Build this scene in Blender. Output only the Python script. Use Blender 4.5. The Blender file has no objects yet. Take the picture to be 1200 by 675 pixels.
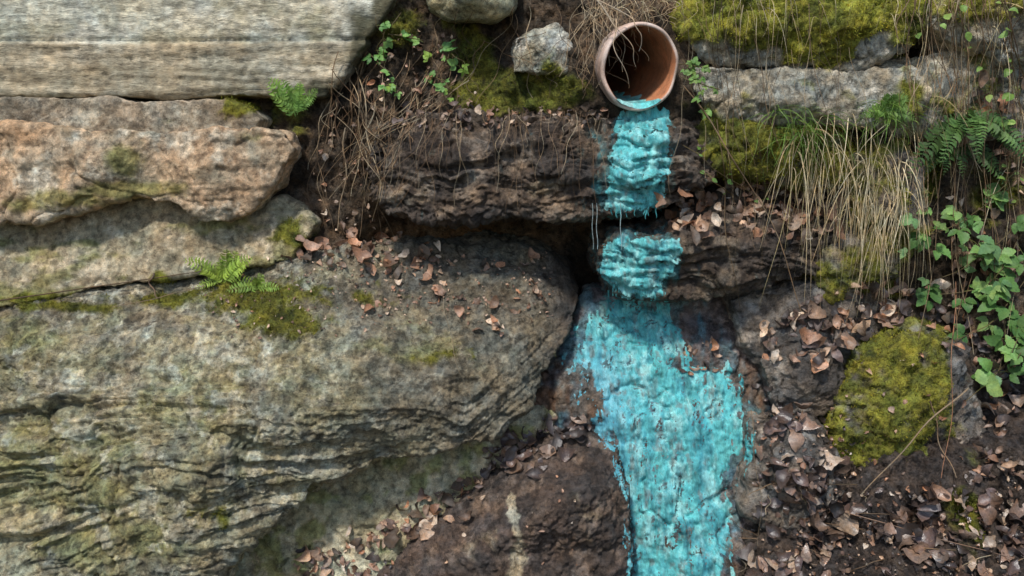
import bpy, math, numpy as np
from mathutils import Vector
from mathutils.bvhtree import BVHTree
from mathutils.geometry import delaunay_2d_cdt
rng=np.random.default_rng(7)
S=bpy.context.scene
# ------------------------------------------------------------------ survey frame
CAM=np.array([0,-2.5,1.9]); PITCH=math.radians(10); CP,SP=math.cos(PITCH),math.sin(PITCH)
def W(px,py,y):
    px=np.asarray(px,float);py=np.asarray(py,float);y=np.asarray(y,float)
    u=(px-600)/1000;v=(337.5-py)/1000
    t=(y-CAM[1])/(CP+v*SP)
    return np.stack([t*u+0*y,y+0*u,CAM[2]+t*(-SP+v*CP)],-1)
def invW(P):
    d=P-CAM; f=d[:,1]*CP-d[:,2]*SP; up=d[:,1]*SP+d[:,2]*CP
    return 600+1000*d[:,0]/f, 337.5-1000*up/f
def ray(px,py):
    u=(px-600)/1000;v=(337.5-py)/1000
    d=Vector((u,CP+v*SP,-SP+v*CP)); d.normalize(); return d
# ------------------------------------------------------------------ noise
def _h(ix,iy,iz,s):
    h=(ix*374761393+iy*668265263+iz*1440662683+s*974634777)&0xffffffff
    h=((h^(h>>13))*1274126177)&0xffffffff
    h=((h^(h>>15))*2246822519)&0xffffffff
    return ((h^(h>>16))&0xffff)/32767.5-1
def vn(P,s=0):
    f=np.floor(P); i=f.astype(np.int64); t=P-f; t=t*t*t*(t*(t*6-15)+10)
    x,y,z=i[:,0],i[:,1],i[:,2]; a,b,c=t[:,0],t[:,1],t[:,2]
    def L(p,q,k): return p+(q-p)*k
    return L(L(L(_h(x,y,z,s),_h(x+1,y,z,s),a),L(_h(x,y+1,z,s),_h(x+1,y+1,z,s),a),b),
             L(L(_h(x,y,z+1,s),_h(x+1,y,z+1,s),a),L(_h(x,y+1,z+1,s),_h(x+1,y+1,z+1,s),a),b),c)
R3=np.array([[.8,.6,0],[-.48,.64,.6],[.36,-.48,.8]])
def fbm(P,o=4,s=0,g=.5):
    r=0;a=1;n=0
    for k in range(o):
        r=r+a*vn(P,s+k*13);n+=a;a*=g;P=P@R3.T*2.03+17.3
    return r/n*1.6
def afbm(P,o=3,s=0,g=.5):
    r=0;a=1;n=0
    for k in range(o):
        r=r+a*vn(P,s+k*13);n+=a;a*=g;P=P*2.07+11.7
    return r/n*1.6
def ridg(P,o=4,s=0):
    r=0;a=1;n=0
    for k in range(o):
        r=r+a*(1-2*np.abs(vn(P,s+k*7)));n+=a;a*=.5;P=P@R3.T*2.1+5.1
    return r/n
def crack(n,w): return np.exp(-(n/w)**2)
def sstep(a,b,x):
    t=np.clip((x-a)/(b-a),0,1);return t*t*(3-2*t)
def sdf(px,py,poly):
    d=np.full(px.shape,1e9);ins=np.zeros(px.shape,bool);n=len(poly)
    for i in range(n):
        ax,ay=poly[i][:2];bx,by=poly[(i+1)%n][:2]
        ex,ey=bx-ax,by-ay;wx,wy=px-ax,py-ay
        h=np.clip((wx*ex+wy*ey)/(ex*ex+ey*ey+1e-9),0,1)
        d=np.minimum(d,(wx-ex*h)**2+(wy-ey*h)**2)
        c=((ay>py)!=(by>py))&(px<(bx-ax)*(py-ay)/((by-ay) if by!=ay else 1e-9)+ax)
        ins^=c
    return np.where(ins,1,-1)*np.sqrt(d)
def blobs(px,py,L):
    r=np.zeros(px.shape)
    for b in L:
        cx,cy,rx,ry=b[:4];st=b[4] if len(b)>4 else 1
        r=np.maximum(r,st*np.exp(-(((px-cx)/rx)**2+((py-cy)/ry)**2)))
    return r
def C(*c): return np.array(c,float)
def mixc(a,b,m): return a+(b-a)*m[:,None]
# ------------------------------------------------------------------ materials
def nd(nt,t,**k):
    n=nt.nodes.new(t)
    for a,b in k.items(): setattr(n,a,b)
    return n
def make_mat(name,detail=(14,90,320),contrast=.55,bump=.6,bd=.006,rough=.92,wetr=.25,spec=.3,streak=None,transl=0,tint=(1.22,1.04,.82),grime_tone=0):
    m=bpy.data.materials.new(name);m.use_nodes=True;nt=m.node_tree;nt.nodes.clear()
    L=nt.links.new
    out=nd(nt,'ShaderNodeOutputMaterial');b=nd(nt,'ShaderNodeBsdfPrincipled')
    at=nd(nt,'ShaderNodeAttribute',attribute_name='Col')
    tc=nd(nt,'ShaderNodeTexCoord');mp=nd(nt,'ShaderNodeMapping')
    L(tc.outputs['Object'],mp.inputs[0])
    if streak: mp.inputs['Scale'].default_value=streak
    ns=[]
    for i,s in enumerate(detail):
        n=nd(nt,'ShaderNodeTexNoise');n.inputs['Scale'].default_value=s;n.inputs['Detail'].default_value=6;n.inputs['Roughness'].default_value=.7
        L(mp.outputs[0],n.inputs['Vector']);ns.append(n)
    a1=nd(nt,'ShaderNodeMath',operation='ADD');L(ns[0].outputs[0],a1.inputs[0]);L(ns[1].outputs[0],a1.inputs[1])
    a2=nd(nt,'ShaderNodeMath',operation='ADD');L(a1.outputs[0],a2.inputs[0]);L(ns[2].outputs[0],a2.inputs[1])
    mr=nd(nt,'ShaderNodeMapRange');mr.inputs['From Min'].default_value=1.15;mr.inputs['From Max'].default_value=1.85
    mr.inputs['To Min'].default_value=1-contrast;mr.inputs['To Max'].default_value=1+contrast
    L(a2.outputs[0],mr.inputs['Value'])
    fac=mr.outputs[0]
    pit=None
    if grime_tone>0:
        g=nd(nt,'ShaderNodeTexNoise');g.inputs['Scale'].default_value=38;g.inputs['Detail'].default_value=10;g.inputs['Roughness'].default_value=.78
        L(mp.outputs[0],g.inputs['Vector'])
        gm_=nd(nt,'ShaderNodeMapRange');gm_.inputs['From Min'].default_value=.40;gm_.inputs['From Max'].default_value=.49
        gm_.inputs['To Min'].default_value=1-grime_tone;gm_.inputs['To Max'].default_value=1.06;L(g.outputs[0],gm_.inputs['Value'])
        g2=nd(nt,'ShaderNodeTexNoise');g2.inputs['Scale'].default_value=60;g2.inputs['Detail'].default_value=10;g2.inputs['Roughness'].default_value=.75
        L(tc.outputs['Object'],g2.inputs['Vector'])
        gl=nd(nt,'ShaderNodeMapRange');gl.inputs['From Min'].default_value=.58;gl.inputs['From Max'].default_value=.66
        gl.inputs['To Min'].default_value=1;gl.inputs['To Max'].default_value=1+grime_tone*.8;L(g2.outputs[0],gl.inputs['Value'])
        q=nd(nt,'ShaderNodeMath',operation='MULTIPLY');L(fac,q.inputs[0]);L(gm_.outputs[0],q.inputs[1])
        q2=nd(nt,'ShaderNodeMath',operation='MULTIPLY');L(q.outputs[0],q2.inputs[0]);L(gl.outputs[0],q2.inputs[1]);fac=q2.outputs[0]
        pit=gm_.outputs[0]
    vm=nd(nt,'ShaderNodeVectorMath',operation='SCALE');L(at.outputs['Color'],vm.inputs[0]);L(fac,vm.inputs['Scale'])
    n4=nd(nt,'ShaderNodeTexNoise');n4.inputs['Scale'].default_value=detail[0]*.9;n4.inputs['Detail'].default_value=9;n4.inputs['Roughness'].default_value=.7;L(tc.outputs['Object'],n4.inputs['Vector'])
    cr=nd(nt,'ShaderNodeValToRGB');cr.color_ramp.elements[0].position=.38;cr.color_ramp.elements[1].position=.62
    cr.color_ramp.elements[1].color=(*tint,1);cr.color_ramp.elements[0].color=(.9,.99,1.03,1)
    L(n4.outputs[0],cr.inputs[0])
    vm2=nd(nt,'ShaderNodeVectorMath',operation='MULTIPLY');L(vm.outputs[0],vm2.inputs[0]);L(cr.outputs[0],vm2.inputs[1])
    L(vm2.outputs[0],b.inputs['Base Color'])
    rr=nd(nt,'ShaderNodeMapRange');rr.inputs['To Min'].default_value=rough;rr.inputs['To Max'].default_value=wetr
    L(at.outputs['Alpha'],rr.inputs['Value']);L(rr.outputs[0],b.inputs['Roughness'])
    b.inputs['Specular IOR Level'].default_value=spec
    bm=nd(nt,'ShaderNodeMath',operation='MULTIPLY_ADD');L(ns[2].outputs[0],bm.inputs[0]);bm.inputs[1].default_value=.45;L(ns[1].outputs[0],bm.inputs[2])
    hsrc=bm.outputs[0]
    if pit is not None:
        hb=nd(nt,'ShaderNodeMath',operation='MULTIPLY_ADD');L(pit,hb.inputs[0]);hb.inputs[1].default_value=.35;L(hsrc,hb.inputs[2]);hsrc=hb.outputs[0]
    bp=nd(nt,'ShaderNodeBump');bp.inputs['Strength'].default_value=bump;bp.inputs['Distance'].default_value=bd
    L(hsrc,bp.inputs['Height']);L(bp.outputs[0],b.inputs['Normal'])
    if transl>0:
        tr=nd(nt,'ShaderNodeBsdfTranslucent');L(vm2.outputs[0],tr.inputs[0]);mx=nd(nt,'ShaderNodeMixShader');mx.inputs[0].default_value=transl
        L(b.outputs[0],mx.inputs[1]);L(tr.outputs[0],mx.inputs[2]);L(mx.outputs[0],out.inputs[0])
    else: L(b.outputs[0],out.inputs[0])
    return m
M_rock=make_mat('rock',bump=1,bd=.014,contrast=.65,spec=.4,grime_tone=.5)
M_sand=make_mat('sandstone',detail=(10,70,260),contrast=.5,bump=1,bd=.010,tint=(1.12,.98,.84),grime_tone=.4)
M_conc=make_mat('concrete',detail=(8,60,260),contrast=.5,bump=.9,bd=.008,streak=(.45,1,1.6),tint=(1.08,1,.88),grime_tone=.38)
M_soil=make_mat('soil',detail=(20,70,200),contrast=.8,bump=1,bd=.02,spec=.3,grime_tone=.5)
M_stain=make_mat('mineral_deposit',detail=(30,90,260),contrast=.42,bump=.9,bd=.006,rough=.8,wetr=.35,spec=.35,streak=(1,1,.35),tint=(1.12,1.0,.97),grime_tone=.35)
M_leaf=make_mat('dry_leaf',detail=(25,80,200),contrast=.5,bump=.5,bd=.003,rough=.6,wetr=.13,spec=.6,transl=.1)
M_green=make_mat('green_leaf',detail=(25,80,200),contrast=.3,bump=.3,bd=.003,rough=.55,wetr=.35,spec=.35,transl=.3,tint=(1.1,1.02,.8))
M_moss=make_mat('moss_fibre',detail=(20,60,160),contrast=.4,bump=0,rough=.9,spec=.1,transl=.35,tint=(1.1,1.02,.8))
M_root=make_mat('root_fibre',detail=(25,80,200),contrast=.35,bump=.3,bd=.002,rough=.85,spec=.2)
M_terra=make_mat('terracotta',detail=(9,40,220),contrast=.3,bump=.3,bd=.002,rough=.6,spec=.3,tint=(1.08,.95,.85),grime_tone=.2)
# ------------------------------------------------------------------ mesh helpers
def setcol(me,col,wet):
    a=me.color_attributes.new('Col','FLOAT_COLOR','POINT')
    n=len(me.vertices);A=np.ones((n,4),np.float32);A[:,:3]=np.clip(col,0.003,1);A[:,3]=np.clip(wet,0,1)
    a.data.foreach_set('color',A.ravel())
def mk(name,V,F,col,wet,mat,smooth=True,parent=None):
    me=bpy.data.meshes.new(name);V=np.asarray(V,np.float32);F=np.asarray(F,np.int32);k=F.shape[1]
    me.vertices.add(len(V));me.vertices.foreach_set('co',V.ravel())
    me.loops.add(F.size);me.loops.foreach_set('vertex_index',F.ravel())
    me.polygons.add(len(F));me.polygons.foreach_set('loop_start',np.arange(0,F.size,k,dtype=np.int32))
    me.polygons.foreach_set('use_smooth',np.full(len(F),smooth))
    me.update(calc_edges=True);me.validate()
    setcol(me,col,wet if np.ndim(wet) else np.full(len(V),float(wet)))
    me.materials.append(mat);o=bpy.data.objects.new(name,me);S.collection.objects.link(o)
    if parent: o.parent=parent
    return o
class MB:
    def __init__(s):s.V=[];s.F=[];s.C=[];s.Wt=[];s.n=0
    def add(s,V,F,col,wet=0):
        V=np.asarray(V,float);s.V.append(V);s.F.append(np.asarray(F)+s.n);s.n+=len(V)
        c=np.asarray(col,float);s.C.append(np.broadcast_to(c,(len(V),3)));s.Wt.append(np.full(len(V),float(wet)))
    def build(s,name,mat,smooth=True,parent=None):
        return mk(name,np.concatenate(s.V),np.concatenate(s.F),np.concatenate(s.C),np.concatenate(s.Wt),mat,smooth,parent)
solid=[]
mossV=[];mossN=[];mossC=[]
MOSSY=C(.54,.53,.075);MOSSD=C(.15,.18,.035)
def take_moss(me,moss,bright,dens):
    n=len(me.vertices);P=np.empty(n*3,np.float32);me.vertices.foreach_get('co',P);P=P.reshape(-1,3)
    N=np.empty(n*3,np.float32);me.vertex_normals.foreach_get('vector',N);N=N.reshape(-1,3)
    p=np.clip((moss-.3)/.5,0,1)*dens*(N[:,1]<.35)
    for k in range(6):
        ix=np.nonzero(rng.random(n)<p/6)[0]
        mossV.append(P[ix]+rng.normal(0,.0025,(len(ix),3)));mossN.append(N[ix]);mossC.append(bright[ix])
def rock(name,out,shade,disp,inner=(),y0=0,back=.35,vox=.006,smooth=8,mat=None,moss=None,mdens=.9,mswell=.008,mtint=1):
    pts=[(p[0],p[1],p[2] if len(p)>2 else y0) for p in out]; n=len(pts)
    allp=pts+[(p[0],p[1],p[2]) for p in inner]
    co2=[Vector((p[0],-p[1])) for p in allp]
    v2,e2,f2,ov,oe,of=delaunay_2d_cdt(co2,[(i,(i+1)%n) for i in range(n)],[],1,1e-4)
    dep=[allp[o[0]][2] if o else y0 for o in ov]
    A=np.array([[v[0],-v[1]] for v in v2]);Fr=W(A[:,0],A[:,1],np.array(dep))
    Bk=Fr.copy();Bk[:,1]=np.maximum(back,Fr[:,1]+.1)
    m=len(Fr);faces=[list(f) for f in f2]
    from collections import Counter
    cnt=Counter()
    for f in faces:
        for i in range(len(f)): cnt[(f[i],f[(i+1)%len(f)])]+=1
    F=[tuple(f) for f in faces]+[tuple(i+m for i in reversed(f)) for f in faces]
    for (a,b) in cnt:
        if (b,a) not in cnt: F.append((b,a,a+m,b+m))
    me=bpy.data.meshes.new('tmp');me.from_pydata([tuple(v) for v in np.vstack([Fr,Bk])],[],F);me.update()
    o=bpy.data.objects.new(name,me);S.collection.objects.link(o)
    r=o.modifiers.new('r','REMESH');r.mode='VOXEL';r.voxel_size=vox
    s=o.modifiers.new('s','SMOOTH');s.factor=.5;s.iterations=smooth
    dg=bpy.context.evaluated_depsgraph_get();me2=bpy.data.meshes.new_from_object(o.evaluated_get(dg))
    o.modifiers.clear();o.data=me2;me2.name=name
    N=len(me2.vertices);P=np.empty(N*3,np.float32);me2.vertices.foreach_get('co',P);P=P.reshape(-1,3).astype(float)
    Nn=np.empty(N*3,np.float32);me2.vertex_normals.foreach_get('vector',Nn);Nn=Nn.reshape(-1,3).astype(float)
    px,py=invW(P)
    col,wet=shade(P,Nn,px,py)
    sp=fbm(P*60,3,401);col=col*(1+.35*np.clip(sp,-1,1))[:,None]
    d=disp(P,Nn,px,py)
    P2=P+Nn*d[:,None]
    mm=np.zeros(N);br=np.tile(MOSSD,(N,1))
    if moss is not None:
        mm=sstep(.3,.62,moss(P,Nn,px,py)+.38*fbm(P*18,5,91,.6))
        cl=.5+.5*fbm(P*28,4,33)
        br=mixc(np.tile(MOSSD,(N,1)),MOSSY,np.clip(cl*1.15+.15*Nn[:,2],0,1))*mtint
        P2=P2+Nn*(mm*mswell*(.4+.9*np.abs(vn(P*55,5))+.6*cl))[:,None]
        col=mixc(col,br*.8,mm)
        wet=wet*(1-mm)
    me2.vertices.foreach_set('co',P2.astype(np.float32).ravel());me2.update()
    me2.polygons.foreach_set('use_smooth',np.full(len(me2.polygons),True))
    setcol(me2,col,wet);me2.materials.clear();me2.materials.append(mat or M_rock)
    if moss is not None: take_moss(me2,mm,br,mdens)
    solid.append(o);return o
def gdisp(a=1.0,seed=0,fr=1.0):
    def f(P,N,px,py):
        n=vn(P*4.5+.6*fbm(P*6,2,seed+31)[:,None],seed+30)
        return a*(.022*fbm(P*5*fr,3,seed)+.014*ridg(P*9*fr,3,seed+3)+.008*fbm(P*34,4,seed+5,.6)+.003*fbm(P*110,3,seed+9)-.012*crack(n,.03))
    return f
def gshade(c1,c2,c3=None,wet=0,seed=0,sc=6):
    c1,c2=np.array(c1),np.array(c2);c3=np.array(c3) if c3 is not None else (c1+c2)/2
    def f(P,N,px,py):
        a=sstep(-.5,.5,fbm(P*sc,5,seed+50));b=sstep(.1,.5,fbm(P*sc*2.3,5,seed+60))
        col=mixc(np.tile(c1,(len(P),1)),c2,a);col=mixc(col,c3,b*.8)
        return col,np.clip(wet+.3*wet*fbm(P*20,3,seed+70),0,1)+0*px
    return f
TQ=C(.115,.49,.49);TQ2=C(.045,.26,.31);TQ3=C(.33,.68,.65)
# ------------------------------------------------------------------ soil bank
cps=np.array([(-400,-300,.4),(300,-250,.4),(600,-250,.4),(900,-250,.4),(1600,-300,.35),(0,50,.32),(250,60,.3),(400,70,.2),(450,20,.17),(470,90,.14),(550,60,.12),(640,100,.06),(560,130,.04),(430,130,.1),(690,20,.06),(690,60,.01),(700,95,.0),(750,5,.03),(805,40,.03),(810,90,.03),(750,140,.05),(950,50,.25),(1000,120,.15),(1150,40,.15),(1150,200,.1),(1060,160,.1),(1060,230,.1),(1200,300,.05),(1100,320,.05),(1000,350,.05),(1150,450,-.05),(1200,600,-.22),(1080,590,-.22),(960,620,-.16),(900,450,.12),(850,520,.05),(800,300,.25),(600,275,.3),(680,290,.3),(500,275,.22),(400,160,.13),(400,240,.1),(370,300,.08),(200,300,.2),(0,400,.2),(-300,400,.2),(300,450,.2),(600,500,.2),(500,600,.15),(760,400,.2),(760,600,.1),(350,680,.15),(200,700,.15),(300,950,.0),(-400,1000,-.1),(1100,680,-.35),(1250,700,-.42),(950,700,-.3),(1100,950,-.75),(1600,1000,-1.0),(1600,500,-.2),(1600,100,.1),(600,950,-.1),(900,900,-.5)],float)
def bank_y(px,py):
    r=np.zeros(px.shape);w=np.zeros(px.shape)
    for a,b,c in cps:
        q=1/(((px-a)**2+(py-b)**2)+400)**1.6;r+=q*c;w+=q
    return r/w
step=3.0
gx=np.arange(-500,1700,step);gy=np.arange(-330,1000,step)
GX,GY=np.meshgrid(gx,gy);px=GX.ravel();py=GY.ravel()
hr=np.sqrt(((px-749)/45)**2+((py-78)/50)**2)
near=sstep(2.2,1.0,hr)
Y=bank_y(px,py);Y=Y+(-.005-Y)*near;P=W(px,py,Y)
lump=.025*fbm(P*6,4,1)+.016*fbm(P*22,4,2,.6)+.008*np.abs(fbm(P*70,3,3))
P=W(px,py,Y-lump*(1.4-.9*near))
gm=blobs(px,py,[(590,105,75,38,1),(660,110,50,30,.9),(540,60,50,50,.6),(850,170,50,40,1),(1040,230,45,60,.9),(1000,330,60,30,.8),(340,140,30,40,.7),(300,350,80,40,.9),(1170,230,60,60,.5),(1130,600,30,60,.6),(330,290,30,20,.7),(1110,40,40,40,.6),(1090,200,40,60,.6),(480,30,40,40,.5)])
mm=sstep(.35,.65,gm+.35*fbm(P*16,5,77))*(hr>1.25)
cl=.5+.5*fbm(P*28,4,33)
br=mixc(np.tile(MOSSD,(len(P),1)),MOSSY*.8,np.clip(cl,0,1))*.8
col=mixc(np.tile(C(.06,.045,.032),(len(P),1)),C(.19,.14,.10),sstep(-.3,.6,fbm(P*14,5,8)))
lowr=sstep(380,460,py)*sstep(850,900,px);col=mixc(col,C(.08,.068,.068),lowr*.7)
col=mixc(col,C(.26,.15,.075),blobs(px,py,[(540,272,110,14,1)])*.9)
col=mixc(col,br*.7,mm)
P[:,1]-=mm*.010*(.5+cl)
nx=len(gx);ny=len(gy);I=np.arange(nx*ny).reshape(ny,nx)
F=np.stack([I[:-1,:-1].ravel(),I[1:,:-1].ravel(),I[1:,1:].ravel(),I[:-1,1:].ravel()],1)
F=F[hr[F].min(1)>.88]
bank=mk('soil_bank',P,F,col,.1+.6*lowr,M_soil);solid.append(bank)
take_moss(bank.data,mm*(px>0)*(px<1250)*(py<700)*(py>-30),br,1.3)
gn=60;g=np.linspace(-150,150,gn);A,B=np.meshgrid(g,g);P=np.stack([A.ravel(),B.ravel(),0*A.ravel()],1);P[:,2]=-.02
I=np.arange(gn*gn).reshape(gn,gn);F=np.stack([I[:-1,:-1].ravel(),I[:-1,1:].ravel(),I[1:,1:].ravel(),I[1:,:-1].ravel()],1)
mk('ground',P,F,C(.07,.06,.04),0,M_soil)
# hillside behind the wall face
A,B=np.meshgrid(np.linspace(-9,9,120),np.linspace(-.3,9,60));P=np.stack([A.ravel(),.85+.12*np.maximum(B.ravel()-3,0)**1.6,B.ravel()],1);P[:,1]+=.1*fbm(P*1.1,4,5)
I=np.arange(7200).reshape(60,120);F=np.stack([I[:-1,:-1].ravel(),I[:-1,1:].ravel(),I[1:,1:].ravel(),I[1:,:-1].ravel()],1)
mk('hillside',P,F,mixc(np.tile(C(.05,.04,.028),(7200,1)),C(.07,.09,.03),sstep(-.2,.3,fbm(P*3,4,6))),0,M_soil)
# ------------------------------------------------------------------ rocks
def conc_shade(P,N,px,py):
    Q=P*np.array([1.0,3,16])
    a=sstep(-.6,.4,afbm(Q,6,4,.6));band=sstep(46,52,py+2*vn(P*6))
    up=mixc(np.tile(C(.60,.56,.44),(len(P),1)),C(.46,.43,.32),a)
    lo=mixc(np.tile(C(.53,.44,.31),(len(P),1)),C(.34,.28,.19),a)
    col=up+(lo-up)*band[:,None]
    col=mixc(col,C(.70,.67,.57),sstep(.0,.5,fbm(P*5,5,9,.6))*(1-band)*.8)
    col=mixc(col,C(.62,.55,.43),sstep(.1,.5,fbm(P*np.array([4,4,14]),5,29,.6))*band*.6)
    col=mixc(col,C(.12,.11,.07),sstep(.3,.8,blobs(px,py,[(450,50,50,90),(400,110,70,16),(430,20,60,30,.8)])+.35*fbm(P*14,5,6,.6)))
    col=mixc(col,C(.22,.21,.11),sstep(.1,.6,fbm(P*np.array([5,5,9]),5,19,.6))*.5*sstep(50,350,px))
    return col,np.zeros(len(P))
def conc_disp(P,N,px,py):
    l=np.abs(py-48-2*vn(P*5));g=-.009*np.exp(-(l/3)**2)
    band=sstep(46,52,py)
    n=afbm(P*np.array([1.2,2,26]),3,81)
    return g+.004*band+.006*fbm(P*6,3)+.004*afbm(P*np.array([3,3,40]),4,5,.6)*(.3+band)-.005*crack(n,.05)*band-.003*sstep(.42,.56,fbm(P*32,3,71))+.002*fbm(P*90,3)
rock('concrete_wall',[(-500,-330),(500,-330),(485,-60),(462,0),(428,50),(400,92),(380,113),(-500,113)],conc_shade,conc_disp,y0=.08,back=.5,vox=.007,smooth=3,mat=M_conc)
rock('stone_ledge',[(-500,119),(0,115),(120,116),(180,121),(235,117),(280,124),(303,140),(298,156),(200,158),(-500,152)],
  gshade((.44,.37,.28),(.29,.245,.18),(.53,.47,.36)),gdisp(.4,3),y0=.02,back=.4,vox=.005,smooth=4,mat=M_sand,
  moss=lambda P,N,px,py:blobs(px,py,[(285,125,35,12,.9)]),mdens=.5,mswell=.005,mtint=.7)
def sand_shade(P,N,px,py):
    a=sstep(-.5,.5,fbm(P*5,5,4));col=mixc(np.tile(C(.62,.48,.33),(len(P),1)),C(.55,.38,.24),a)
    col=mixc(col,C(.68,.60,.47),sstep(.0,.5,fbm(P*9,5,14,.6)))
    col=mixc(col,C(.30,.25,.17),sstep(.15,.6,fbm(P*14,5,24,.6)+.4*sstep(230,262,py))*.65)
    g=blobs(px,py,[(146,190,28,22,1),(150,222,80,13,1),(80,232,75,14,.9),(300,160,30,10,.6),(30,240,60,12,.8)])+.33*fbm(P*20,5,5,.6)
    col=mixc(col,C(.26,.23,.075),sstep(.3,.8,g)*.9)
    return col,np.zeros(len(P))
rock('sandstone_block',[(-500,146),(0,144),(60,150),(200,152),(300,150),(334,157),(343,174),(328,205),(303,240),(272,258),(238,260),(208,240),(155,230),(100,246),(50,260),(-500,275)],
  sand_shade,lambda P,N,px,py:gdisp(.6,8)(P,N,px,py)+.006*afbm(P*np.array([3,3,26]),4,8),inner=[(100,200,-.06),(230,200,-.05)],y0=-.02,back=.4,vox=.005,smooth=18,mat=M_sand)
def slope_shade(P,N,px,py):
    col,w=gshade((.54,.46,.32),(.39,.33,.22),(.64,.57,.43),seed=3)(P,N,px,py)
    col=mixc(col,C(.24,.23,.085),sstep(.1,.6,fbm(P*np.array([6,6,14]),5,44,.6)+.5*sstep(300,345,py)-.1)*.8)
    return col,w
rock('sandstone_ledge',[(-500,262,.07),(50,250,.07),(140,222,.08),(240,245,.07),(290,245,.06),(330,232,.07),(355,240,.07),(370,262,.04),(340,305,.01),(200,325,0),(100,342,-.01),(0,360,-.02),(-500,400,-.04)],
  slope_shade,gdisp(.65,21),inner=[(200,285,.02),(50,300,.02)],back=.4,vox=.005,smooth=10,mat=M_sand,
  moss=lambda P,N,px,py:blobs(px,py,[(345,275,30,25,.8),(60,350,90,8,.8),(200,325,60,8,.6)]),mdens=.6,mswell=.006,mtint=.6)
def bed(px,py):
    den=1+np.maximum(560-px,-20)/270
    return (py+.9*np.maximum(px-545,0)-490)/np.maximum(den,.9)
def lb_disp(P,N,px,py):
    t=bed(px,py)+6.5*fbm(P*3.0,4,2)
    q=vn(np.stack([px*.012,t*.04,P[:,1]*2],1),77);t=t+2.5*np.sign(q)*sstep(0,.12,np.abs(q))
    reg=sstep(-32,-8,bed(px,py)+9*fbm(P*5,3,7))*(1-.65*sstep(535,590,px))
    patch=sstep(-.45,.35,fbm(P*np.array([3,3,6]),3,31));reg=reg*(.25+.7*patch)+.05
    l1=afbm(np.stack([px*.005,P[:,1]*1.5,t*.13],1),2,11);l1s=np.tanh(2.8*l1)
    l2=afbm(np.stack([px*.014,P[:,1]*3,t*.34],1),3,12,.6)
    c1=crack(afbm(np.stack([px*.004,P[:,1]*1.2,t*.10],1),2,17),.045);c2=crack(afbm(np.stack([px*.009,P[:,1]*2,t*.22],1),2,18),.05)
    cc=crack(vn(P*np.array([3.2,3,2.2])+.5*fbm(P*5,3,88)[:,None],89),.018)
    return reg*(.016*l1s+.012*l2-.016*c1-.010*c2*(.4+.6*patch))-.012*cc+.026*fbm(P*3.6,3,6)+.012*ridg(P*10,3,7)*(1-.4*reg)+.008*fbm(P*36,4,9,.6)+.003*fbm(P*110,3,5)
def lb_shade(P,N,px,py):
    n=len(P);a=sstep(-.5,.5,fbm(P*5,5,4))
    col=mixc(np.tile(C(.47,.44,.30),(n,1)),C(.35,.335,.215),a)
    t=bed(px,py)+5*fbm(P*3.2,4,2);s=afbm(np.stack([px*.012,P[:,1]*2,t*.3],1),5,66,.6)
    lf=sstep(620,480,px)
    col=mixc(col,C(.19,.175,.115),sstep(.0,.6,s)*.55)
    col=mixc(col,C(.62,.58,.45),sstep(.1,.6,-s)*.4*lf)
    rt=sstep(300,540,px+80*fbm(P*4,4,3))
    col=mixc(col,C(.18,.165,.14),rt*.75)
    col=mixc(col,C(.43,.40,.33),sstep(.1,.5,fbm(P*14,5,34,.6))*(.6-.25*rt))
    top=sstep(405,350,py+30*fbm(P*8,4,5))
    col=mixc(col,C(.15,.13,.11),top*sstep(-.5,.3,fbm(P*13,5,35,.6)+.15)*.7)
    g=blobs(px,py,[(60,560,150,90,.8),(200,470,100,50,.7),(480,410,80,22,.75),(120,640,140,50,.8),(480,385,40,25,.6),(20,400,90,40,.65),(330,560,60,30,.6)])+.42*fbm(P*np.array([10,10,18]),6,15,.65)
    col=mixc(col,C(.29,.295,.12),sstep(.3,.9,g)*.75)
    lich=sstep(.22,.4,fbm(P*17,5,61,.6))*sstep(450,300,px)
    col=mixc(col,C(.68,.66,.54),lich*.6)
    dk=sstep(.2,.5,fbm(P*11,5,161,.6));col=mixc(col,C(.15,.135,.105),dk*.5)
    pale=blobs(px,py,[(425,390,16,60,.6),(470,445,60,12,.5)]);col=mixc(col,C(.52,.48,.37),sstep(.3,.8,pale+.4*fbm(P*20,4,17,.6))*.6)
    wetz=sstep(626,664,px+15*vn(P*10,3));col=mixc(col,C(.09,.075,.07),wetz*.8)
    return col,wetz*.7
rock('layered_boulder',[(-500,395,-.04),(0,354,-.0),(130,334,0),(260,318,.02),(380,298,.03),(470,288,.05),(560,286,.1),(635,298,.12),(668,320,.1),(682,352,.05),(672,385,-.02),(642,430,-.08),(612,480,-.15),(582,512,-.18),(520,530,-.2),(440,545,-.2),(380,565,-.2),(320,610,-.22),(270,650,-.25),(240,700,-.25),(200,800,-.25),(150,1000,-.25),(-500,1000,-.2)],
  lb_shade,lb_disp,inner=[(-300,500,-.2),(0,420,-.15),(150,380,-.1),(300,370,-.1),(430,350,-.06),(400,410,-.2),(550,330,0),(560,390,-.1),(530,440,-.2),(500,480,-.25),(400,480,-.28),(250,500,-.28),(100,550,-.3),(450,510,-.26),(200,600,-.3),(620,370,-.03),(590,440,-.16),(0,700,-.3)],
  back=.35,vox=.0045,smooth=26,moss=lambda P,N,px,py:blobs(px,py,[(300,345,95,20,1),(335,375,50,26,.9),(200,345,60,10,.7),(60,358,70,8,.7),(520,415,45,12,.45),(250,600,50,20,.5),(430,345,50,20,.45)]),mdens=.5,mswell=.005,mtint=.5)
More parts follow.
